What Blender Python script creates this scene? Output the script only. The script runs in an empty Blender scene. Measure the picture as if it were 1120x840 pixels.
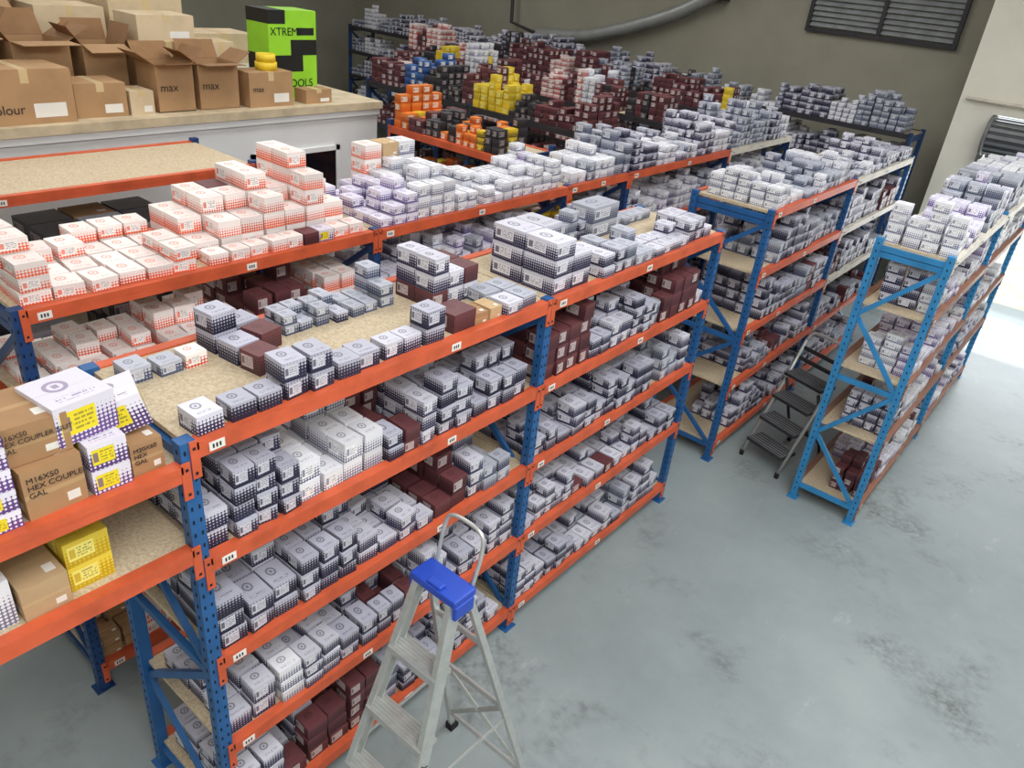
import bpy, math, random
from mathutils import Vector, Matrix
random.seed(23)
R_=random
def lin(c):
    def f(v):
        v/=255.0
        return v/12.92 if v<=0.04045 else ((v+0.055)/1.055)**2.4
    return (f(c[0]),f(c[1]),f(c[2]),1.0)
# ---------------------------------------------------------------- node helpers
class NT:
    def __init__(s,name,rough=0.6,metal=0.0,spec=0.4):
        s.m=bpy.data.materials.new(name); s.m.use_nodes=True
        s.t=s.m.node_tree; s.b=s.t.nodes['Principled BSDF']
        s.b.inputs['Roughness'].default_value=rough; s.b.inputs['Metallic'].default_value=metal
        s.b.inputs['Specular IOR Level'].default_value=spec
    def n(s,k,**kw):
        x=s.t.nodes.new(k)
        for a,b in kw.items(): setattr(x,a,b)
        return x
    def put(s,sock,v):
        if isinstance(v,bpy.types.NodeSocket): s.t.links.new(v,sock)
        else: sock.default_value=v
    def math(s,op,a,b=0.0,clamp=False):
        x=s.n('ShaderNodeMath',operation=op,use_clamp=clamp); s.put(x.inputs[0],a); s.put(x.inputs[1],b); return x.outputs[0]
    def mix(s,f,a,b,mode='MIX'):
        x=s.n('ShaderNodeMix',data_type='RGBA',blend_type=mode); s.put(x.inputs[0],f); s.put(x.inputs[6],a); s.put(x.inputs[7],b); return x.outputs[2]
    def attr(s,nm):
        x=s.n('ShaderNodeAttribute',attribute_name=nm); return x
    def uv(s,nm):
        x=s.n('ShaderNodeUVMap',uv_map=nm); y=s.n('ShaderNodeSeparateXYZ'); s.t.links.new(x.outputs[0],y.inputs[0]); return x.outputs[0],y.outputs[0],y.outputs[1]
    def comb(s,a,b,c=0.0):
        x=s.n('ShaderNodeCombineXYZ'); s.put(x.inputs[0],a); s.put(x.inputs[1],b); s.put(x.inputs[2],c); return x.outputs[0]
    def noise(s,scale,vec=None,detail=3.0,rough=0.5):
        x=s.n('ShaderNodeTexNoise'); x.inputs['Scale'].default_value=scale; x.inputs['Detail'].default_value=detail; x.inputs['Roughness'].default_value=rough
        if vec is not None: s.put(x.inputs['Vector'],vec)
        return x.outputs[0]
    def obj(s): return s.n('ShaderNodeTexCoord').outputs['Object']
    def scaled(s,v,sc):
        x=s.n('ShaderNodeMapping'); s.put(x.inputs['Vector'],v); x.inputs['Scale'].default_value=sc; return x.outputs[0]
    def ramp(s,f,stops):
        x=s.n('ShaderNodeValToRGB'); e=x.color_ramp.elements
        e[0].position=stops[0][0]; e[0].color=stops[0][1]; e[1].position=stops[-1][0]; e[1].color=stops[-1][1]
        for p,c in stops[1:-1]:
            k=e.new(p); k.color=c
        s.put(x.inputs[0],f); return x.outputs[0]
    def out(s,c): s.put(s.b.inputs['Base Color'],c); return s.m
    def bump(s,h,st=0.3,d=0.01):
        x=s.n('ShaderNodeBump'); x.inputs['Strength'].default_value=st; x.inputs['Distance'].default_value=d
        s.put(x.inputs['Height'],h); s.t.links.new(x.outputs[0],s.b.inputs['Normal'])
def painted(name,rgb,rough=0.45,var=0.12,metal=0.0,scale=6.0,dirt=None):
    k=NT(name,rough,metal); nz=k.noise(scale,k.obj(),5,0.6)
    c=lin(rgb); d=tuple([v*(1-var*2.2) for v in c[:3]]+[1]); l=tuple([min(1,v*(1+var)) for v in c[:3]]+[1])
    return k.out(k.ramp(nz,[(0.3,d),(0.55,c),(0.8,l)]))
# ---- printed box materials (driven by per-face attributes)
def within(k,x,a,b):
    return k.math('MULTIPLY',k.math('GREATER_THAN',x,a),k.math('LESS_THAN',x,b))
def textbars(k,u,v,lines,seedv,dens=0.47,us=22.0):
    vl=k.math('MULTIPLY',v,lines)
    fr=k.math('FRACT',vl); fl=k.math('FLOOR',vl)
    nz=k.noise(1.0,k.comb(k.math('MULTIPLY',u,us),k.math('MULTIPLY',fl,7.3),seedv),1.0)
    return k.math('MULTIPLY',k.math('LESS_THAN',fr,0.5),k.math('GREATER_THAN',nz,dens))
def side_color(k):
    uvm,um,vm=k.uv('uvm'); _,u,v=k.uv('uv')
    base=k.attr('base').outputs[0]; acc=k.attr('acc').outputs[0]; bias=k.attr('bias').outputs['Fac']
    vo=k.n('ShaderNodeTexVoronoi',feature='F1'); vo.inputs['Scale'].default_value=85; vo.inputs['Randomness'].default_value=0.0
    k.put(vo.inputs['Vector'],uvm)
    thr=k.math('ADD',k.math('MULTIPLY',k.math('POWER',v,2.2),0.6),bias)
    mask=k.math('LESS_THAN',vo.outputs['Distance'],thr)
    return k.mix(mask,acc,base),u,v
def mat_side():
    k=NT('box_print_side',0.5); c,u,v=side_color(k); return k.out(c)
def mat_label():
    k=NT('box_print_label',0.5); c,u,v=side_color(k)
    lab=k.attr('lab').outputs[0]; acc=k.attr('acc').outputs[0]; rnd=k.attr('rnd').outputs['Fac']
    m=k.math('MULTIPLY',within(k,u,0.08,0.66),within(k,v,0.22,0.82))
    c=k.mix(m,c,lab)
    tb=k.math('MULTIPLY',textbars(k,u,v,9.0,rnd),k.math('MULTIPLY',within(k,u,0.28,0.62),within(k,v,0.3,0.76)))
    c=k.mix(k.math('MULTIPLY',tb,0.6),c,lin((60,56,66)))
    lg=k.math('MULTIPLY',within(k,u,0.11,0.24),within(k,v,0.34,0.70))
    c=k.mix(k.math('MULTIPLY',lg,.8),c,acc)
    return k.out(c)
def mat_top():
    k=NT('box_print_top',0.42); _,u,v=k.uv('uv')
    base=k.attr('base').outputs[0]; acc=k.attr('acc').outputs[0]; rnd=k.attr('rnd').outputs['Fac']
    du=k.math('SUBTRACT',u,0.42); dv=k.math('SUBTRACT',v,0.62)
    r=k.math('SQRT',k.math('ADD',k.math('MULTIPLY',du,du),k.math('MULTIPLY',dv,dv)))
    ring=within(k,r,0.12,0.19)
    bar=k.math('MULTIPLY',within(k,k.math('ABSOLUTE',du),-1.0,0.05),within(k,k.math('ABSOLUTE',dv),-1.0,0.06))
    tb=k.math('MULTIPLY',textbars(k,u,v,11.0,rnd),k.math('MULTIPLY',within(k,u,0.18,0.82),within(k,v,0.12,0.28)))
    m=k.math('ADD',k.math('ADD',ring,bar),tb,True)
    c=k.mix(k.math('MULTIPLY',m,0.6),base,acc)
    edge=within(k,v,0.493,0.503)
    c=k.mix(k.math('MULTIPLY',edge,0.3),c,lin((90,85,85)))
    return k.out(c)
def mat_carton():
    k=NT('kraft_carton',0.75); _,u,v=k.uv('uv'); uvm,um,vm=k.uv('uvm')
    base=k.attr('base').outputs[0]
    nz=k.noise(14.0,uvm,4); c=k.mix(k.math('MULTIPLY',nz,0.35),base,lin((120,90,62)),'MIX')
    tape=within(k,v,0.455,0.545); c=k.mix(k.math('MULTIPLY',tape,0.35),c,lin((206,176,130)))
    lb=k.math('MULTIPLY',within(k,u,0.66,0.88),within(k,v,0.14,0.32)); c=k.mix(lb,c,lin((225,222,214)))
    return k.out(c)
M_SIDE,M_LABEL,M_TOP,M_CARTON=mat_side(),mat_label(),mat_top(),mat_carton()
# ---------------------------------------------------------------- mesh builder
class MB:
    def __init__(s,mats): s.v=[];s.f=[];s.mi=[];s.mats=mats;s.sm=[]
    def quad(s,pts,m=0):
        i=len(s.v); s.v+= [tuple(p) for p in pts]; s.f.append(tuple(range(i,i+len(pts)))); s.mi.append(m); s.sm.append(False)
    def hexa(s,c,m=0):
        i=len(s.v); s.v+=[tuple(p) for p in c]
        for q in ((0,3,2,1),(4,5,6,7),(0,1,5,4),(1,2,6,5),(2,3,7,6),(3,0,4,7)):
            s.f.append(tuple(i+a for a in q)); s.mi.append(m); s.sm.append(False)
    def box(s,a,b,m=0):
        x0,y0,z0=[min(a[i],b[i]) for i in range(3)]; x1,y1,z1=[max(a[i],b[i]) for i in range(3)]
        s.hexa([(x0,y0,z0),(x1,y0,z0),(x1,y1,z0),(x0,y1,z0),(x0,y0,z1),(x1,y0,z1),(x1,y1,z1),(x0,y1,z1)],m)
    def bar(s,p,q,w,t,m=0,side=None):
        p=Vector(p);q=Vector(q);d=(q-p).normalized()
        a=Vector(side) if side else (Vector((0,0,1)) if abs(d.z)<0.9 else Vector((1,0,0)))
        a=(a-d*a.dot(d)).normalized(); b=d.cross(a)
        a=a*(w/2); b=b*(t/2)
        s.hexa([p-a-b,p+a-b,p+a+b,p-a+b,q-a-b,q+a-b,q+a+b,q-a+b],m)
    def tube(s,pts,r,m=0,n=10,caps=True):
        pts=[Vector(p) for p in pts]; rings=[]
        up=None
        for i,p in enumerate(pts):
            if i==0: d=pts[1]-p
            elif i==len(pts)-1: d=p-pts[i-1]
            else: d=pts[i+1]-pts[i-1]
            d.normalize()
            if up is None: up=Vector((0,0,1)) if abs(d.z)<0.9 else Vector((1,0,0))
            a=(up-d*up.dot(d)).normalized(); up=a; b=d.cross(a)
            rr=r[i] if isinstance(r,(list,tuple)) else r
            k=len(s.v)
            for j in range(n):
                t=2*math.pi*j/n; s.v.append(tuple(p+a*(rr*math.cos(t))+b*(rr*math.sin(t))))
            rings.append(k)
        for i in range(len(rings)-1):
            for j in range(n):
                s.f.append((rings[i]+j,rings[i]+(j+1)%n,rings[i+1]+(j+1)%n,rings[i+1]+j)); s.mi.append(m); s.sm.append(True)
        if caps:
            s.f.append(tuple(rings[0]+j for j in range(n))[::-1]); s.mi.append(m); s.sm.append(False)
            s.f.append(tuple(rings[-1]+j for j in range(n))); s.mi.append(m); s.sm.append(False)
    def build(s,name,parent=None,bevel=0.0):
        me=bpy.data.meshes.new(name); me.from_pydata(s.v,[],s.f)
        for m in s.mats: me.materials.append(m)
        me.polygons.foreach_set('material_index',s.mi); me.polygons.foreach_set('use_smooth',s.sm); me.update()
        o=bpy.data.objects.new(name,me); bpy.context.collection.objects.link(o)
        if parent: o.parent=parent
        if bevel>0:
            b=o.modifiers.new('bevel','BEVEL'); b.width=bevel; b.segments=2; b.limit_method='ANGLE'
        return o
def empty(name,loc=(0,0,0)):
    o=bpy.data.objects.new(name,None); o.location=loc; o.empty_display_size=0.1; bpy.context.collection.objects.link(o); return o
# ---------------------------------------------------------------- box mass builder
def jit(c,a=0.08):
    k=1+R_.uniform(-a,a); return (c[0]*k,c[1]*k,c[2]*k,1.0)
W=lin((222,221,230))
# base, accent, label, pattern bias
TY={
 'navy':[lin((208,207,220)),lin((46,44,74)),W,.13],
 'dark':[lin((184,184,200)),lin((38,37,60)),lin((206,205,216)),.07],
 'grey':[lin((180,183,196)),lin((76,82,104)),lin((206,208,216)),.15],
 'maroon':[lin((108,62,66)),lin((74,40,46)),lin((196,182,182)),.12],
 'orange':[lin((242,232,228)),lin((228,98,62)),lin((244,238,235)),.30],
 'red':[lin((228,212,210)),lin((172,54,48)),lin((240,236,232)),.22],
 'purple':[lin((226,222,238)),lin((92,70,132)),lin((236,233,242)),.25],
 'ylab':[lin((230,225,238)),lin((96,64,126)),lin((236,214,40)),.26],
 'white':[lin((228,228,234)),lin((110,112,138)),lin((238,238,241)),.30],
 'yellow':[lin((222,190,50)),lin((60,54,40)),lin((240,220,90)),.2],
 'ybox':[lin((226,200,66)),lin((206,170,30)),lin((240,228,120)),.2],
 'vorange':[lin((226,128,56)),lin((190,80,24)),lin((240,220,200)),.2],
 'blue':[lin((70,110,170)),lin((30,50,100)),W,.2],
 'black':[lin((62,60,64)),lin((34,32,36)),lin((150,140,140)),.2],
 'kraft':[lin((172,134,96)),lin((60,48,40)),W,0],
 'kraftl':[lin((200,170,130)),lin((60,48,40)),W,0],
}
class Mass:
    def __init__(s): s.v=[];s.f=[];s.mi=[];s.uv=[];s.uvm=[];s.base=[];s.acc=[];s.lab=[];s.rnd=[];s.bias=[]
    def add(s,fr,u,v,z,su,sv,h,rot=0.0,ty='navy',sidelabel=None,tilt=None):
        """fr=(origin,udir,vdir): u along the row, v into the shelf. (u,v)=box centre."""
        O,U,V=fr; c,sn=math.cos(rot),math.sin(rot)
        P=[]
        for (a,b,w) in ((-.5,-.5,0),(.5,-.5,0),(.5,.5,0),(-.5,.5,0),(-.5,-.5,1),(.5,-.5,1),(.5,.5,1),(-.5,.5,1)):
            x=a*su; y=b*sv
            if tilt: 
                zz=w*h+ x*math.sin(tilt)+abs(math.sin(tilt))*su/2; x=x*math.cos(tilt)-w*h*math.sin(tilt)
            else: zz=w*h
            uu=u+x*c-y*sn; vv=v+x*sn+y*c
            P.append((O[0]+U[0]*uu+V[0]*vv, O[1]+U[1]*uu+V[1]*vv, O[2]+z+zz))
        i=len(s.v); s.v+=P
        t=TY[ty]; kr=ty in('kraft','kraftl')
        b=jit(t[0],0.11); a=jit(t[1],.25); l=t[2]; bi=t[3]+R_.uniform(-.05,.08)
        r=R_.random()
        if sidelabel is None: fl,sl=(1,0) if r<.35 else ((0,1) if r<.8 else (1,1))
        else: fl,sl=1,(1 if sidelabel else 0)
        rr=R_.random()*50
        for q,m,du,dv in (((0,1,5,4),fl,su,h),((3,0,4,7),sl,sv,h),((1,2,6,5),sl,sv,h),((2,3,7,6),0,su,h),((4,5,6,7),2,su,sv),((3,2,1,0),0,su,sv)):
            s.f.append(tuple(i+k for k in q)); s.mi.append(3 if kr else m)
            s.uv+=[0,0,1,0,1,1,0,1]; s.uvm+=[0,0,du,0,du,dv,0,dv]
            s.base+=b; s.acc+=a; s.lab+=l; s.rnd.append(rr); s.bias.append(bi)
    def build(s,name):
        me=bpy.data.meshes.new(name); me.from_pydata(s.v,[],s.f)
        for m in (M_SIDE,M_LABEL,M_TOP,M_CARTON): me.materials.append(m)
        me.polygons.foreach_set('material_index',s.mi)
        l=me.uv_layers.new(name='uv'); l.data.foreach_set('uv',s.uv)
        l=me.uv_layers.new(name='uvm'); l.data.foreach_set('uv',s.uvm)
        for nm,d in (('base',s.base),('acc',s.acc),('lab',s.lab)):
            a=me.attributes.new(nm,'FLOAT_COLOR','FACE'); a.data.foreach_set('color',d)
        a=me.attributes.new('rnd','FLOAT','FACE'); a.data.foreach_set('value',s.rnd)
        a=me.attributes.new('bias','FLOAT','FACE'); a.data.foreach_set('value',s.bias)
        me.update()
        o=bpy.data.objects.new(name,me); bpy.context.collection.objects.link(o); return o
def pick(w):
    ks=list(w); return R_.choices(ks,[w[k] for k in ks])[0]
def fill(M,fr,u0,u1,depth,z,hmax,pal,size=(0.072,0.108),hh=(0.055,0.085),stack=(1,3),dens=0.92,rows=(2,4),voff=(0.01,0.035),vstart=0.0):
    u=u0
    while u<u1-0.07:
        ty=pick(pal); su=R_.uniform(*size); sv=R_.uniform(size[0],size[1]*1.2); h=R_.uniform(*hh)
        nc=R_.randint(1,4); ns=R_.randint(*stack); nr=R_.randint(*rows); vo=vstart+R_.uniform(*voff)
        for c in range(nc):
            if u+su>u1: break
            n0=max(1,ns+R_.choice((-1,0,0,0,1)))
            for r in range(nr):
                vc=vo+sv*(r+.5)+0.008*r
                if vc+sv/2>depth and r>0: break
                n=max(1,n0+(R_.choice((0,0,1,-1)) if r else 0))
                n=min(n,max(1,int((hmax)/h)))
                t2=ty if R_.random()<.88 else pick(pal)
                for k in range(n):
                    M.add(fr,u+su/2+R_.uniform(-.004,.004),vc+R_.uniform(-.006,.006),z+k*h,su*.955,sv*.955,h*.98,R_.uniform(-.05,.05)*(1 if R_.random()<.88 else 3),t2)
            u+=su+R_.uniform(.003,.011)
        if R_.random()>dens: u+=R_.uniform(.05,.2)
        else: u+=R_.uniform(.0,.014)
# ---------------------------------------------------------------- rack
M_BLUE=painted('rack_blue',(40,94,152),0.4)
M_DBLUE=painted('rack_dark_blue',(36,68,118),0.4)
M_LBLUE=painted('rack_light_blue',(52,134,190),0.4)
M_ORANGE=painted('rack_orange',(212,96,60),0.45)
M_CREAM=painted('rack_cream',(222,214,200),0.5)
M_DARKB=painted('rack_dark_beam',(52,50,54),0.5)
M_BROWN=painted('rack_rust_beam',(150,104,84),0.5)
M_SLOT=painted('rack_slot',(16,22,34),0.8)
def board_mat():
    k=NT('particle_board',0.7); o=k.obj(); a=k.noise(90,o,4,0.7); b=k.noise(3.0,o,3)
    c=k.ramp(a,[(0.35,lin((178,158,130))),(0.55,lin((206,190,162))),(0.75,lin((222,208,184)))])
    c=k.mix(k.math('MULTIPLY',b,0.3),c,lin((175,152,120))); return k.out(c)
M_BOARD=board_mat()
M_PAPER=painted('label_paper',(236,234,228),0.6,0.03)
M_INK=painted('label_ink',(50,44,44),0.6,0.03)
def rack(name,fr,posts,depth,levels,bays=None,post_m=M_BLUE,beam_m=M_ORANGE,ztop=2.02,beam_by=None,braces=True,labels=True):
    O,U,V=fr
    mats=[post_m,beam_m,M_BOARD,M_SLOT,M_PAPER,M_INK,M_CREAM,M_BROWN]
    b=MB(mats)
    def P(u,v,z): return (O[0]+U[0]*u+V[0]*v,O[1]+U[1]*u+V[1]*v,O[2]+z)
    pw=0.048
    for u in posts:
        for v in (0.0,depth-0.045):
            b.box(P(u-pw/2,v,0.006),P(u+pw/2,v+0.045,ztop),0)
            b.box(P(u-pw/2-0.02,v-0.015,0),P(u+pw/2+0.02,v+0.06,0.006),0)
            z=0.08
            while z<ztop-0.03:
                for du in (-0.012,0.012):
                    if v==0.0: b.box(P(u+du-0.003,v-0.0012,z),P(u+du+0.003,v,z+0.014),3)
                b.box(P(u-pw/2-0.0012,v+0.018,z),P(u-pw/2,v+0.025,z+0.014),3)
                z+=0.05
        if braces:
            v0,v1=0.03,depth-0.03
            zz=0.12; k=0
            b.bar(P(u,v0,zz),P(u,v1,zz),0.035,0.022,0)
            while zz<ztop-0.3:
                zn=min(zz+0.46,ztop-0.1)
                if k%2==0: b.bar(P(u,v0,zz),P(u,v1,zn),0.030,0.02,0)
                else: b.bar(P(u,v1,zz),P(u,v0,zn),0.030,0.02,0)
                if k%2: b.bar(P(u,v0,zn),P(u,v1,zn),0.035,0.022,0)
                zz=zn;k+=1
            b.bar(P(u,v0,ztop-0.06),P(u,v1,ztop-0.06),0.035,0.022,0)
    bh=0.056
    for (u0,u1,lv) in bays:
        for li,z in enumerate(lv):
            bm=1
            if beam_by: bm=beam_by(u0,li,z)
            for v0 in (-0.004,depth-0.036):
                b.box(P(u0+pw/2,v0,z-bh),P(u1-pw/2,v0+0.04,z),bm)
                b.box(P(u0+pw/2,v0-0.002,z-bh*0.45),P(u1-pw/2,v0,z),bm)
            for uu,sg in ((u0,1),(u1,-1)):
                b.box(P(uu+sg*0.002,-0.006,z-0.12),P(uu+sg*0.030,-0.001,z+0.008),bm)
                for zz in (z-0.105,z-0.02):
                    b.box(P(uu+sg*0.010,-0.0085,zz),P(uu+sg*0.018,-0.006,zz+0.008),3)
            b.box(P(u0+0.004,0.036,z-0.024),P(u1-0.004,depth-0.036,z-0.006),2)
            if u1-u0>1:
                for t in (0.33,0.66):
                    uu=u0+(u1-u0)*t; b.box(P(uu-0.02,0.03,z-0.055),P(uu+0.02,depth-0.03,z-0.024),0)
            if labels:
                for t in (0.035,0.5+R_.uniform(-.15,.15)):
                    uu=u0+(u1-u0)*t; lw=0.05
                    b.box(P(uu,-0.0075,z-0.046),P(uu+lw,-0.006,z-0.016),4)
                    for q in range(3): b.box(P(uu+0.01+q*0.011,-0.0082,z-0.038),P(uu+0.016+q*0.011,-0.0075,z-0.024),5)
    return b.build(name)
def frX(x0): return ((x0,0,0),(0,1,0),(-1,0,0))
def frY(y0): return ((0,y0,0),(1,0,0),(0,1,0))
L=1.7127;G=0.771
yA,yB,yC,yD,yE,yF=-L,0,L,L+G,2*L+G,3*L+G
LV=[2.012,1.575,1.128,0.668,0.16]
DEP=0.62
f1=frX(0.0)
rack('longspan_shelving',f1,[yA,yB,yC],DEP,LV,bays=[(yA,yB,LV),(yB,yC,LV)])
rack('longspan_shelving',f1,[yD,yE,yF],DEP,LV,bays=[(yD,yE,LV),(yE,yF,LV)],beam_by=lambda u,i,z:6 if (u>yE-.1 and i<3) else 1)
rack('longspan_shelving',f1,[yA-L-0.06],DEP,[1.95,1.64],bays=[(yA-L-0.06,yA-0.001,[1.95,1.64])],ztop=2.0)
f2=frX(-1.15)
rack('longspan_shelving',f2,[yA,yB,yC,yD,yE,yF-0.25],DEP,LV,bays=[(yA,yB,LV),(yB,yC,LV),(yC,yD,[2.012,1.575]),(yD,yE,LV),(yE,yF-0.25,LV)],beam_by=lambda u,i,z:6 if (u>yE-.1) else 1,post_m=M_DBLUE)
f3=frX(-2.62)
rack('longspan_shelving',f3,[yA-0.4,0.25],0.75,[2.0,1.5,1.0,0.4],bays=[(yA-0.4,0.25,[2.0,1.5,1.0,0.4])],post_m=M_DBLUE)
f4=frX(1.122); yr=2.53
LV4=[2.0,1.6,1.14,0.68,0.14]
rack('longspan_shelving',f4,[yr,yr+L,yr+2*L],0.466,LV4,bays=[(yr,yr+L,LV4),(yr+L,yr+2*L,LV4)],post_m=M_LBLUE,beam_by=lambda u,i,z:6 if i<1 else 7)
ROWY=[(2.05,-3.35,-2.0,1.97,1),(3.4,-5.2,-2.1,2.0,0),(4.8,-6.4,-2.1,2.0,0),(6.2,-7.6,-2.1,2.0,0),(7.5,-10.5,-0.45,2.0,0)]
for (y0,xa,xb,zt,om) in ROWY:
    n=max(1,round((xb-xa)/1.75)); ps=[xa+(xb-xa)*i/n for i in range(n+1)]
    lv=[zt,zt-0.42,zt-0.84,zt-1.3]
    rack('longspan_shelving',frY(y0),ps,0.6,lv,bays=[(ps[i],ps[i+1],lv) for i in range(n)],post_m=M_DBLUE,beam_m=M_ORANGE if om else M_DARKB,labels=False,braces=True)
# ---------------------------------------------------------------- stock on row 1
NAV={'navy':5,'dark':5,'grey':1.5,'maroon':1.1,'white':.3}
S=Mass()
dk=-0.006
def Z(i): return LV[i]+dk
e=0.04
fill(S,f1,yA+e,yA+1.10,0.2,Z(0),1,{'grey':3,'dark':4,'navy':2},size=(0.085,0.10),hh=(.06,.072),stack=(1,1),rows=(1,1),dens=1)
S.add(f1,yA+1.19,0.10,Z(0),.13,.12,.08,.05,'maroon')
S.add(f1,yA+1.29,.09,Z(0),.08,.1,.05,-.1,'kraft'); S.add(f1,yA+1.38,.09,Z(0),.07,.1,.05,0,'kraftl')
fill(S,f1,yA+1.43,yB-0.03,0.3,Z(0),.3,{'grey':3,'navy':2,'kraft':.3},size=(.085,.1),hh=(.05,.06),stack=(1,2),rows=(2,2),dens=1)
for a in range(3):
    for r in range(2):
        for k in range((3,2,2)[a]): S.add(f1,yA+1.27+a*.092,0.31+r*.115,Z(0)+k*.074,.086,.108,.072,R_.uniform(-.06,.06),'navy' if (a+k)%3 else 'maroon')
for u,v,k in ((yA+.40,.50,2),(yA+.51,.53,1),(yA+.41,.38,1)): 
    for q in range(k): S.add(f1,u,v,Z(0)+q*.075,.095,.10,.073,.1,'dark')
S.add(f1,yA+.52,.41,Z(0),.095,.1,.075,.2,'maroon'); S.add(f1,yA+.42,.27,Z(0),.09,.095,.075,.15,'maroon')
fill(S,f1,yA+.62,yA+1.2,0.62,Z(0),.2,{'grey':4,'dark':2},size=(.055,.075),hh=(.04,.052),stack=(1,2),rows=(2,3),vstart=.38,dens=.9)
fill(S,f1,yA+.04,yA+.36,0.6,Z(0),.1,{'grey':2,'orange':2},size=(.075,.09),hh=(.04,.06),stack=(1,1),rows=(1,2),vstart=.38)
for a in range(2):
    for k in range(3-a): S.add(f1,yB+.12+a*.145,.13,Z(0)+k*.082,.138,.18,.080,R_.uniform(-.04,.04),'navy')
    for k in range(3): S.add(f1,yB+.12+a*.145,.32,Z(0)+k*.082,.138,.18,.080,R_.uniform(-.04,.04),'navy')
fill(S,f1,yB+.42,yC-.05,0.3,Z(0),.3,{'navy':4,'dark':4,'grey':3},stack=(1,2),rows=(1,2),dens=1,hh=(.05,.07),size=(.085,.10))
fill(S,f1,yB+.46,yC-.1,0.61,Z(0),.2,{'grey':4,'dark':2},stack=(1,2),rows=(1,2),dens=.9,vstart=.42,size=(.07,.09),hh=(.045,.06))
for k in range(2): S.add(f1,yB+1.0,.48,Z(0)+k*.09,.26,.15,.088,.02,'grey')
for (a,b) in ((yD,yE),(yE,yF)):
    fill(S,f1,a+e,b-e,DEP,Z(0),.3,{'grey':5,'navy':4,'white':3,'dark':3},stack=(1,3),size=(.065,.09),hh=(.045,.07),rows=(4,6),dens=1)
for i in range(1,5):
    for (a,b) in ((yA,yB),(yB,yC),(yD,yE),(yE,yF)):
        pal=dict(NAV)
        if a>yC: pal={'grey':3,'navy':4,'dark':4,'maroon':1}
        if i==3: pal['maroon']=2.2
        a0=a+e if abs(a-yD)>.1 else a+.30
        fill(S,f1,a0,b-e,DEP-.03,Z(i),0.33,pal,stack=(2,3) if i<3 else (1,3),rows=(4,6),dens=.96)
S.build('fastener_boxes')
# stock on row 2
S=Mass()
ORG={'orange':8,'red':.6}
fill(S,f2,yA+.03,yA+.78,.62,Z(0),.3,ORG,stack=(1,3),size=(.095,.12),hh=(.055,.068),rows=(4,5),dens=1)
for c in range(7):
    for r in range(3):
        n=[2,3,3,4,3,5,3][c]-(1 if r==0 else 0)
        for k in range(n): S.add(f2,yA+.84+c*.117,.20+r*.135,Z(0)+k*.076,.109,.126,.074,R_.uniform(-.07,.07),'orange' if R_.random()<.95 else 'maroon')
fill(S,f2,yA+.78,yB-.02,.2,Z(0),.1,{'orange':4,'maroon':1,'ylab':1},stack=(1,1),size=(.085,.10),hh=(.055,.075),rows=(1,1),dens=1)
fill(S,f2,yB+.04,yB+.85,.62,Z(0),.4,{'purple':6,'white':3},stack=(1,3),size=(.075,.10),rows=(5,6),dens=1,hh=(.05,.065))
for c in range(3):
    for k in range(4): S.add(f2,yB+.35+c*.13,.5,Z(0)+.14+k*.07 if False else Z(0)+k*.08,.12,.12,.078,R_.uniform(-.05,.05),('orange','kraftl','white')[c])
fill(S,f2,yB+.85,yC,.62,Z(0),.4,{'purple':7,'white':3,'kraft':.3,'orange':.6},stack=(2,4),size=(.07,.095),hh=(.045,.065),rows=(5,6),dens=1)
fill(S,f2,yC+.04,yD,.62,Z(0),.4,{'kraft':1,'grey':3,'red':1,'white':3},stack=(1,3),rows=(3,5),dens=1,size=(.07,.10))
fill(S,f2,yD+.04,yF-.3,.62,Z(0),.4,{'white':4,'grey':5,'navy':3,'dark':2},stack=(2,4),size=(.065,.09),hh=(.045,.07),rows=(5,6),dens=1)
for i in range(1,5):
    fill(S,f2,yA+e,yA+1.0,DEP,Z(i),.33,{'orange':6,'kraft':.6},stack=(2,3),size=(.085,.11),rows=(3,5),dens=1)
    fill(S,f2,yA+1.0,yB-e,DEP,Z(i),.33,{'orange':3,'purple':3,'maroon':.7},stack=(2,3),rows=(3,5),dens=1)
    for (a,b) in ((yB,yC),(yD,yE),(yE,yF-.25)):
        fill(S,f2,a+e,b-e,DEP,Z(i),.33,{'purple':5,'grey':3,'navy':2,'white':3},stack=(3,4),size=(.07,.095),hh=(.05,.07),rows=(4,6),dens=1)
    if i==1: fill(S,f2,yC+e,yD-e,DEP,Z(1),.33,{'grey':4,'yellow':1.5,'navy':2},stack=(2,3),rows=(3,4),dens=1)
S.build('fastener_boxes')
S=Mass()
for z in (1.5,1.0,.4): fill(S,f3,yA-.35,.2,.7,z-.006,.3,{'black':4,'kraft':2,'grey':2},stack=(1,2),size=(.15,.25),hh=(.1,.15),rows=(1,2),dens=.8)
S.build('storage_cartons')
S=Mass()
LGT={'white':5,'purple':5,'grey':2,'navy':1.5}
fill(S,f4,yr+.03,yr+L-e,.46,LV4[0]-.006,.5,LGT,stack=(2,3),size=(.075,.10),hh=(.055,.075),rows=(4,5),dens=1)
fill(S,f4,yr+L+e,yr+2*L-e,.46,LV4[0]-.006,.30,LGT,stack=(2,4),size=(.09,.13),hh=(.06,.085),rows=(3,4),dens=1)
for (a,b) in ((yr,yr+L),(yr+L,yr+2*L)):
    for i in range(1,5):
        fill(S,f4,a+.12,b-e,.42,LV4[i]-.006,.32,{'white':6,'purple':3,'maroon':2.2 if i>2 else .3,'navy':1.5},stack=(1,3),size=(.07,.095),hh=(.05,.075),rows=(2,4),dens=.88)
S.build('fastener_boxes')
S=Mass()
pals=[{'vorange':5,'black':2,'yellow':.6,'maroon':1},{'maroon':6,'ybox':.8,'black':4,'red':2,'vorange':1,'blue':.4},{'maroon':5,'red':3,'black':3,'white':.7,'ybox':.5},{'maroon':4,'ybox':1,'black':4,'red':1.5,'grey':2},{'grey':6,'navy':4,'white':2,'black':1,'dark':3}]
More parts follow.
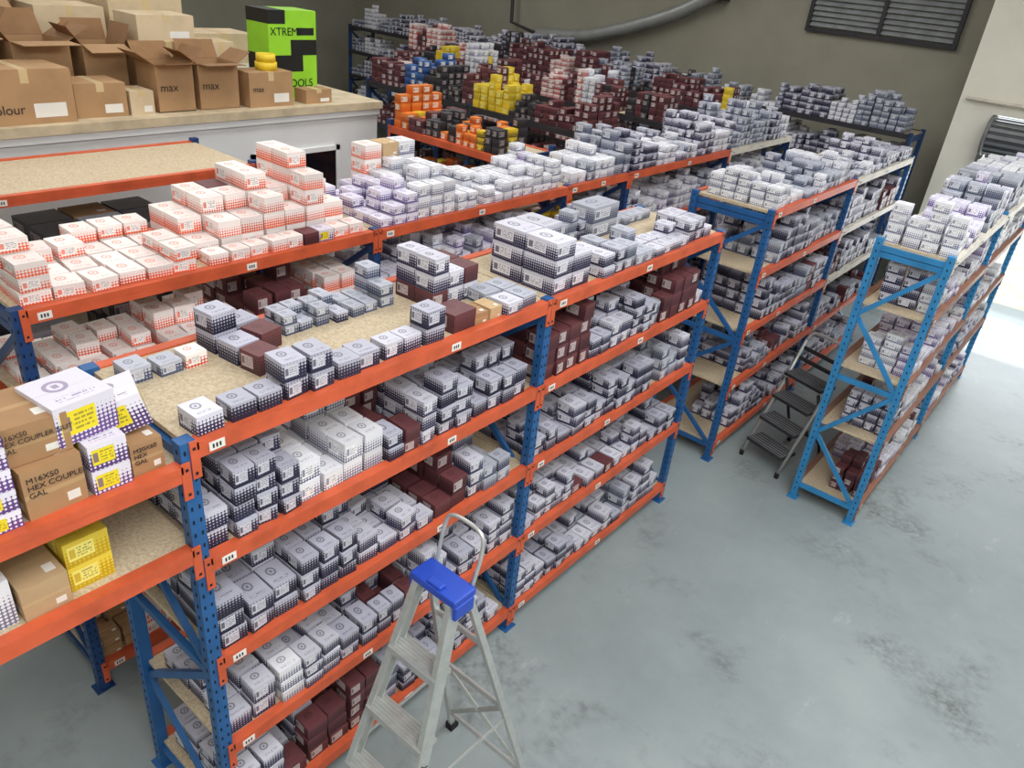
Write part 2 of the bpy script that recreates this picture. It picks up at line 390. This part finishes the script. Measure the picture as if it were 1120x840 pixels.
for (y0,xa,xb,zt,om),pal in zip(ROWY,pals):
    lv=[zt,zt-0.42,zt-0.84,zt-1.3]
    for i,z in enumerate(lv):
        p=dict(pal)
        fill(S,frY(y0),xa+.05,xb-.05,.58,z-.006,.42 if i==0 else .3,p,stack=(2,5) if i==0 and y0>3 else (2,3),size=(.065,.10),hh=(.05,.075),rows=(3,5),dens=.98)
S.build('fastener_boxes')
# ---------------------------------------------------------------- near-left bay goods
S=Mass(); zn=1.944; fl=((0,0,0),(0,1,0),(-1,0,0))
def nb(y,v,z,sy,sv,h,ty,rot=0.0,sl=True,tilt=None): S.add(fl,y,v,z,sy,sv,h,rot,ty,sl,tilt)
for k in range(5): nb(-2.19,.105,zn+k*.06,.10,.16,.058,'ylab')
nb(-2.055,.13,zn,.145,.2,.15,'kraft',.03); nb(-2.07,.16,zn+.152,.18,.2,.11,'kraft',-.03)
for k in range(2): nb(-1.915,.10,zn+k*.08,.10,.15,.078,'ylab')
nb(-1.81,.12,zn,.09,.16,.105,'kraft')
nb(-1.945,.15,zn+.161,.16,.17,.115,'ylab',.12)
nb(-1.81,.15,zn+.107,.13,.14,.10,'ylab',-.3,True,.25)
nb(-1.95,.44,zn,.3,.2,.1,'kraft'); nb(-1.8,.42,zn,.1,.1,.06,'orange')
zm=1.634
for k in range(2): nb(-2.0,.15,zm+k*.085,.12,.16,.083,'ybox')
nb(-2.13,.14,zm,.12,.2,.11,'kraftl'); nb(-2.26,.16,zm,.12,.2,.15,'white')
for k in range(2): nb(-2.28,.42,zm+k*.1,.2,.2,.098,'kraft')
for k in range(2): nb(-2.05,.44,zm+k*.07,.12,.12,.068,'orange')
near=S.build('labelled_cartons')
def text(body,loc,rot,size,parent,mat,name='handwriting'):
    c=bpy.data.curves.new(name,'FONT'); c.body=body; c.size=size; c.extrude=0.0004; c.materials.append(mat)
    o=bpy.data.objects.new(name,c); o.location=loc; o.rotation_euler=rot; o.parent=parent; bpy.context.collection.objects.link(o); return o
rx=(math.pi/2,0,math.pi/2)
text('M16X50\nHEX COUPLER\nGAL',(-0.026,-2.115,zn+.115),rx,.022,near,M_INK)
text('M16X50\nHEX COUPLER NUT\nGAL',(-0.053,-2.145,zn+.235),rx,.019,near,M_INK)
text('M20X60\nHEX\nGAL',(-0.037,-1.848,zn+.078),rx,.019,near,M_INK)
# ---------------------------------------------------------------- room shell
def floor_mat():
    k=NT('painted_concrete_floor',0.38,0.0,0.45); o=k.obj()
    a=k.noise(0.7,o,6,0.65); b=k.noise(1.1,o,6,0.62); d=k.noise(18,o,5,0.7)
    c=k.ramp(a,[(0.3,lin((134,144,146))),(0.5,lin((148,158,160))),(0.7,lin((160,170,171)))])
    st=k.ramp(b,[(0.53,(0,0,0,1)),(0.68,(1,1,1,1))]); st2=k.ramp(d,[(0.38,(0,0,0,1)),(0.62,(1,1,1,1))])
    m=k.math('MULTIPLY',k.math('MULTIPLY',st,st2),0.85)
    c=k.mix(m,c,lin((86,90,88)))
    w=k.ramp(k.noise(6,k.scaled(o,(1,.35,1)),6,.75),[(0.62,(0,0,0,1)),(0.70,(1,1,1,1))]); c=k.mix(k.math('MULTIPLY',w,.28),c,lin((198,204,202)))
    s2=k.ramp(k.noise(5,k.scaled(o,(.3,1.6,1)),8,.8),[(0.63,(0,0,0,1)),(0.70,(1,1,1,1))]); c=k.mix(k.math('MULTIPLY',s2,.3),c,lin((104,110,108)))
    k.put(k.b.inputs['Roughness'],k.math('ADD',k.math('MULTIPLY',d,.3),.28)); k.bump(d,.08,.003)
    return k.out(c)
M_FLOOR=floor_mat()
M_OLIVE=painted('olive_wall_paint',(156,153,138),0.8,0.05,scale=1.5)
M_CWALL=painted('cream_wall_paint',(236,232,218),0.7,0.04,scale=1.5)
M_WHITE=painted('white_panel',(232,234,234),0.35,0.03,scale=1.5)
M_CEIL=painted('ceiling_sheet',(206,206,202),0.8,0.04)
def slab(name,a,b,m):
    k=MB([m]); k.box(a,b); return k.build(name)
slab('floor',(-12,-6,-0.1),(6,8.9,0),M_FLOOR)
slab('wall_back',(-12,8.9,-.1),(-0.17,9.05,5),M_OLIVE)
slab('wall_left',(-12.15,-6,-.1),(-12,9.05,5),M_OLIVE)
slab('wall_right',(6,-6,-.1),(6.15,8.15,5),M_CWALL)
slab('wall_front',(-12,-6.15,-.1),(6,-6,5),M_CWALL)
slab('ceiling',(-12.15,-6.15,5),(6.15,9.05,5.1),M_CEIL)
slab('wall_door_side',(-0.17,8.0,0),(0.25,8.15,5),M_CWALL); slab('wall_door_side',(0.25,8.0,2.32),(3.4,8.15,5),M_CWALL); slab('wall_door_side',(3.4,8.0,0),(6,8.15,5),M_CWALL); slab('wall_return',(-0.17,8.15,0),(-0.05,8.9,5),M_CWALL)
M_ROLL=painted('roller_steel',(128,130,132),0.4,0.08,0.3); M_ROLL2=painted('roller_groove',(70,72,76),0.5,0.08); M_FRM=painted('door_frame_grey',(120,122,122),.5)
k=MB([M_ROLL,M_ROLL2,M_FRM]); 
n=36
for i in range(n):
    t0=2*math.pi*i/n; t1=2*math.pi*(i+1)/n
    r0=.20+(.010 if i%2 else 0); yc,zc=7.77,2.12
    k.quad([(.3,yc+r0*math.cos(t0),zc+r0*math.sin(t0)),(3.3,yc+r0*math.cos(t0),zc+r0*math.sin(t0)),(3.3,yc+r0*math.cos(t1),zc+r0*math.sin(t1)),(.3,yc+r0*math.cos(t1),zc+r0*math.sin(t1))],0 if i%2 else 1)
k.tube([(.26,7.77,2.12),(.30,7.77,2.12)],.22,2,24); k.tube([(3.3,7.77,2.12),(3.34,7.77,2.12)],.22,2,24)
for i in range(7): k.box((.3,7.955+.008*(i%2),1.80+i*.05),(3.3,7.985,1.85+i*.05),0)
k.box((.22,7.94,0),(.28,7.995,2.3),2); k.box((3.3,7.94,0),(3.4,7.995,2.3),2)
k.build('door_1')
k=MB([M_CREAM]); k.tube([(-.1,7.95,2.45),(.6,7.95,2.45),(1.4,7.95,2.45)],.02); k.build('conduit_pipe')
def ground_mat():
    k=NT('outside_gravel',0.9); a=k.noise(3,k.obj(),6,.7); return k.out(k.ramp(a,[(0.35,lin((190,187,174))),(0.6,lin((218,213,200)))]))
slab('ground',(-4,8.9,-.12),(12,30,-.02),ground_mat()); slab('ground_apron',(-.05,8.15,-.11),(6,8.9,-.02),ground_mat())
k=MB([M_DARKB,painted('louvre_glass',(150,154,156),0.25)])
wx0,wx1,wz0,wz1=-2.45,-.62,2.93,3.75
k.box((wx0-.05,8.83,wz0-.05),(wx1+.05,8.9,wz0),0);k.box((wx0-.05,8.83,wz1),(wx1+.05,8.9,wz1+.05),0)
for x in (wx0-.05,(wx0+wx1)/2-.02,wx1): k.box((x,8.83,wz0-.0),(x+.05,8.9,wz1),0)
z=wz0+.02
while z<wz1-.04:
    k.hexa([(wx0,8.84,z),(wx1,8.84,z),(wx1,8.85,z+.002),(wx0,8.85,z+.002),(wx0,8.885,z+.05),(wx1,8.885,z+.05),(wx1,8.895,z+.052),(wx0,8.895,z+.052)],1); z+=.065
k.build('window_1')
def catm(P,n=14):
    P=[Vector(p) for p in P]; P=[P[0]*2-P[1]]+P+[P[-1]*2-P[-2]]; o=[]
    for i in range(1,len(P)-2):
        for j in range(n):
            t=j/n; a,b,c,d=P[i-1:i+3]
            o.append(.5*((2*b)+(c-a)*t+(2*a-5*b+4*c-d)*t*t+(3*b-a-3*c+d)*t*t*t))
    o.append(P[-2]); return o
M_DUCT=painted('duct_grey',(168,170,170),0.35,.08,.3)
k=MB([M_DUCT,M_DARKB]); pts=catm([(-7.0,8.7,2.28),(-6.1,8.7,2.36),(-5.2,8.7,2.60),(-4.4,8.7,2.9),(-3.85,8.7,3.2)],24)
k.tube(pts,[.085+(.018 if i%2 else 0) for i in range(len(pts))],0,14); k.box((-3.98,8.62,3.12),(-3.7,8.88,3.45),1); k.tube([(-7.0,8.7,2.28),(-7.6,8.7,2.4),(-7.65,8.7,3.6)],.03,1); k.build('flexible_duct')
e0=empty('site_office_enclosure'); 
k=MB([M_WHITE,painted('ply_edge',(206,190,160),.6),painted('dark_window',(18,20,26),.15),M_WHITE])
k.box((-6.6,-5.0,0),(-3.7,2.23,2.04),0); k.box((-6.65,-5.05,2.04),(-3.66,2.26,2.10),1); k.box((-3.7,-5.0,1.99),(-3.675,2.24,2.04),0)
k.box((-3.7,.95,1.30),(-3.69,1.75,1.72),2); 
for a in ((.91,.95),(1.75,1.79)): k.box((-3.7,a[0],1.26),(-3.68,a[1],1.76),0)
k.box((-3.7,.91,1.72),(-3.68,1.79,1.76),0)
k.build('shell',e0)
# ---------------------------------------------------------------- cardboard cartons on the enclosure
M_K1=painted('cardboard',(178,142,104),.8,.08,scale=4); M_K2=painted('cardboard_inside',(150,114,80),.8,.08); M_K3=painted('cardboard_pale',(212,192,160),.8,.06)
M_GRN=painted('print_green',(150,214,50),.5,.05); M_BLK=painted('print_black',(26,28,28),.5,.03); M_TAPE=painted('parcel_tape',(214,190,146),.3,.04)
def carton(x,y,z,sx,sy,sz,rot=0,open_=False,mat=M_K1,txt=None):
    k=MB([mat,M_K2,M_TAPE,M_INK,M_PAPER]); t=.006
    hx,hy=sx/2,sy/2
    if not open_:
        k.box((-hx,-hy,0),(hx,hy,sz),0); k.box((-hx-.001,-.025,sz*.75),(hx+.001,.025,sz+.001),2)
        k.box((hx,hy*.1,sz*.12),(hx+.001,hy*.8,sz*.38),4)
    else:
        k.box((-hx,-hy,0),(hx,hy,.006),0)
        k.box((hx-t,-hy,0),(hx,hy,sz),0);k.box((-hx,-hy,0),(-hx+t,hy,sz),0);k.box((-hx+t,-hy,0),(hx-t,-hy+t,sz),0);k.box((-hx+t,hy-t,0),(hx-t,hy,sz),0)
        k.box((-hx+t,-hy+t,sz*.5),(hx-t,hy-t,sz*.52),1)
        fl=min(sx,sy)*.5
        for (ax,sg,ang) in (('x',1,R_.uniform(-.9,.4)),('x',-1,R_.uniform(.9,1.4)),('y',1,R_.uniform(.5,1.2)),('y',-1,R_.uniform(.3,1.0))):
            o=fl*math.cos(ang); u=fl*math.sin(ang)
            if ax=='x': p=[(sg*hx,-hy,sz),(sg*hx,hy,sz),(sg*(hx+o),hy*.97,sz+u),(sg*(hx+o),-hy*.97,sz+u)]
            else: p=[(-hx,sg*hy,sz),(hx,sg*hy,sz),(hx*.97,sg*(hy+o),sz+u),(-hx*.97,sg*(hy+o),sz+u)]
            p2=[(a[0],a[1],a[2]+.005) for a in p]; k.hexa(p+p2,1 if u>0 else 0)
    ob=k.build('cardboard_box'); ob.location=(x,y,z); ob.rotation_euler=(0,0,rot)
    if txt: text(txt[0],(hx+.002,-hy*.85,sz*.45),rx,txt[1],ob,M_INK,'print')
    return ob
zc=2.10
carton(-3.93,-.62,zc,.40,.56,.33,.02,txt=('as\ncolour',.08))
carton(-4.45,-.80,zc,.4,.46,.46,.0,True); carton(-4.42,-.30,zc,.36,.38,.42,.06,True)
carton(-3.95,-.13,zc,.30,.34,.22,-.03); carton(-4.38,.13,zc,.28,.30,.40,.0,True)
carton(-3.90,.14,zc,.22,.17,.16,.0,mat=M_K3); carton(-3.95,.41,zc,.28,.28,.32,.0,True,txt=('max',.08)); carton(-3.95,.76,zc,.28,.32,.32,-.03,True,txt=('max',.08))
carton(-4.42,.62,zc,.36,.56,.42,0); carton(-4.42,.62,zc+.42,.32,.46,.18,.04,mat=M_K3); carton(-5.0,.75,zc,.45,.6,.68,.0,mat=M_K3); carton(-4.95,.15,zc,.4,.5,.6,0,mat=M_K3)
carton(-3.88,1.18,zc,.24,.40,.26,.0,txt=('max',.06)); carton(-3.84,1.64,zc,.16,.26,.11,.0); carton(-4.35,1.05,zc,.26,.22,.42,0,mat=M_K3)
carton(-5.2,-.5,zc,.5,.6,.62,0,True); carton(-5.6,.3,zc,.5,.6,.75,0,mat=M_K3); carton(-5.1,1.5,zc,.4,.6,.4,0,mat=M_K3)
rb=empty('retail_tool_box',(-4.19,1.60,zc))
k=MB([M_GRN,M_BLK,M_PAPER]); w=.235;h=.34
k.box((-.15,-w,0),(.15,w,h-.002),0); k.box((-.151,-w-.001,h*.62),(.151,w*.4,h-.001),1); k.box((.15,-w,.0),(.151,-w*.5,h*.5),1)
k.box((-.15,-w,h),(.15,w,2*h),0); k.box((-.151,-w*.1,h),(.151,w+.001,h*1.35),1); k.box((-.151,-w-.001,h*1.7),(.151,-w*.3,2*h+.001),1); k.box((.15,w*.2,h*1.45),(.151,w*.9,h*1.62),1)
k.build('boxes',rb)
text('XTREME',(.153,-.22,h*1.45),rx,.085,rb,M_BLK,'print'); text('TOOLS',(.153,-.10,.09),rx,.09,rb,M_BLK,'print')
M_YEL=painted('yellow_plastic',(236,204,50),.5,.05)
k=MB([M_YEL]); k.tube([(-3.88,1.22,2.362),(-3.88,1.22,2.42)],.085,0,20); k.tube([(-3.88,1.22,2.42),(-3.88,1.22,2.48)],.075,0,20); k.build('tape_rolls')
# ---------------------------------------------------------------- aluminium step ladder
lad=empty('step_ladder',(0,0,0))
M_ALU=painted('aluminium',(204,206,204),.34,.06,.6,scale=20); M_CAP=painted('blue_plastic',(40,76,186),.35,.04); M_RUB=painted('black_rubber',(30,30,30),.8)
cx,cy=.455,-1.10; H=1.40
k=MB([M_ALU,M_RUB])
def fp(sx,t): return Vector((cx+sx*(.225*(1-t)+.09*t),-1.52*(1-t)+(-1.125)*t,H*t*.985))
def rp(sx,t): return Vector((cx+sx*(.245*(1-t)+.095*t),-.68*(1-t)+(-1.065)*t,H*t*.975))
for sx in (-1,1):
    a,b=fp(sx,0.01),fp(sx,1)
    k.bar(a,b,.058,.006,0,side=(0,1,.0)); 
    for off in (-.026,.026):
        o=Vector((-sx*.010,off,0)); k.bar(a+o,b+o,.006,.022,0,side=(0,1,0))
    k.bar(rp(sx,.01),rp(sx,1),.028,.020,0,side=(0,1,0))
    k.box(a-Vector((.02,.04,.014)),a+Vector((.02,.04,.03)),1); r=rp(sx,.01); k.box(r-Vector((.02,.025,.014)),r+Vector((.02,.025,.03)),1)
for t in (.2,.4,.6,.8):
    a,b=fp(-1,t),fp(1,t)
    k.box((a.x,a.y-.035,a.z-.022),(b.x,a.y+.05,a.z),0)
    for q in range(6): k.box((a.x,a.y-.03+q*.014,a.z),(b.x,a.y-.024+q*.014,a.z+.003),0)
    k.box((a.x,a.y-.038,a.z-.03),(b.x,a.y-.034,a.z+.001),0)
for t in (.12,.5,.8): k.bar(rp(-1,t),rp(1,t),.026,.012,0)
k.bar(rp(-1,.12),rp(1,.5),.02,.008,0); k.bar(rp(1,.12),rp(-1,.5),.02,.008,0)
for sx in (-1,1): k.bar(fp(sx,.45),rp(sx,.45),.018,.005,0)
hp=catm([(cx-.085,-1.05,1.36),(cx-.09,-1.01,1.54),(cx-.06,-1.0,1.60),(cx+.06,-1.0,1.60),(cx+.09,-1.01,1.54),(cx+.085,-1.05,1.36)],8)
k.tube(hp,.0075,0,10); k.build('frame',lad)
k=MB([M_CAP]); k.box((cx-.11,-1.155,H-.025),(cx+.11,-1.045,H+.008)); k.box((cx-.114,-1.15,H-.08),(cx-.094,-1.055,H-.02)); k.box((cx+.094,-1.15,H-.08),(cx+.114,-1.055,H-.02)); k.box((cx-.035,-1.15,H+.008),(cx+.035,-1.115,H+.02)); k.build('top_cap',lad,.006)
d=(fp(1,1)-fp(1,0)).normalized(); nx=Vector((1,0,0)); nx=(nx-d*nx.dot(d)).normalized(); yy=nx.cross(d)
tx=text('BAILEY',(0,0,0),(0,0,0),.052,lad,M_BLK,'rail_print'); mt=Matrix((d,yy,nx)).transposed().to_4x4(); mt.translation=fp(1,.44)+nx*.006-yy*.02
tx.location=mt.to_translation(); tx.rotation_euler=mt.to_euler()
# ---------------------------------------------------------------- folding step stool
st=empty('folding_step_stool')
st.location=(.40,2.98,0); st.rotation_euler=(0,0,-.30)
M_DST=painted('black_steel_tube',(48,50,54),.4); M_TRD=painted('grey_tread',(126,128,132),.6)
k=MB([M_DST,M_TRD,M_RUB,M_ALU]); hw=.18
for sx in (-1,1):
    k.tube([(sx*hw,-.28,.02),(sx*hw,.02,.66),(sx*hw*.98,.13,.96)],.014,3); k.tube([(sx*(hw-.03),.28,.02),(sx*(hw-.03),-.02,.66)],.012,0)
    k.tube([(sx*hw,-.28,0),(sx*hw,-.28,.04)],.018,2); k.tube([(sx*(hw-.03),.28,0),(sx*(hw-.03),.28,.04)],.018,2)
k.tube(catm([(-hw*.98,.13,.96),(-hw*.7,.15,1.03),(hw*.7,.15,1.03),(hw*.98,.13,.96)],6),.014,3)
for z,y in ((.18,-.20),(.36,-.12),(.54,-.04),(.72,0.04)):
    k.box((-hw+.01,y-.08,z-.03),(hw-.01,y+.10,z-.006),0); k.box((-hw+.015,y-.075,z-.006),(hw-.015,y+.095,z),1)
    for q in range(5): k.box((-hw+.02,y-.07+q*.032,z),(hw-.02,y-.06+q*.032,z+.003),0)
for z,y in ((.82,.085),(.90,.11)): k.bar((-hw,y,z),(hw,y,z),.03,.012,0)
k.bar((-hw+.03,.2,.18),(hw-.03,.2,.18),.02,.01,0); k.build('frame',st)
# ---------------------------------------------------------------- lights
def area(name,loc,sx,sy,p,col=(1,1,1),rot=(0,0,0)):
    l=bpy.data.lights.new(name,'AREA'); l.shape='RECTANGLE'; l.size=sx; l.size_y=sy; l.energy=p; l.color=col
    o=bpy.data.objects.new(name,l); o.location=loc; o.rotation_euler=rot; bpy.context.collection.objects.link(o); return o
area('skylight_panel',(2.0,1.0,4.95),2.0,9,240,(.97,.99,1))
area('skylight_panel',(-2.6,2.0,4.95),1.6,10,180,(1,.99,.97))
area('skylight_panel',(-7.2,2.0,4.95),1.6,10,160,(1,.99,.96))
area('skylight_panel',(3.4,-3.0,4.95),2.5,4,140,(1,1,1))
area('doorway_daylight',(1.8,8.6,1.3),2.8,2.0,70,(.95,.98,1),(math.pi/2,0,math.pi))
w=bpy.data.worlds.new('sky'); w.use_nodes=True; bpy.context.scene.world=w
w.node_tree.nodes['Background'].inputs[0].default_value=(.88,.94,1,1); w.node_tree.nodes['Background'].inputs[1].default_value=1.4
s=bpy.data.lights.new('sun','SUN'); s.energy=2.6; s.angle=.02; so=bpy.data.objects.new('sun',s); so.rotation_euler=(math.radians(35),0,math.radians(200)); so.location=(3,14,8); bpy.context.collection.objects.link(so)
# ---------------------------------------------------------------- camera
yaw,pitch,roll,f=.6451,.5022,.1108,833.06
F=Vector((-math.sin(yaw)*math.cos(pitch),math.cos(yaw)*math.cos(pitch),-math.sin(pitch))); r0=Vector((math.cos(yaw),math.sin(yaw),0)); u0=r0.cross(F)
Rv=r0*math.cos(roll)+u0*math.sin(roll); Uv=-r0*math.sin(roll)+u0*math.cos(roll)
cd=bpy.data.cameras.new('camera'); cd.sensor_width=36; cd.lens=f/1120*36; cd.clip_start=.05
co=bpy.data.objects.new('camera',cd); m=Matrix((Rv,Uv,-F)).transposed().to_4x4(); m.translation=Vector((1.7752,-2.5826,3.2927)); co.matrix_world=m
bpy.context.collection.objects.link(co); bpy.context.scene.camera=co
bpy.context.scene.view_settings.view_transform='Standard'
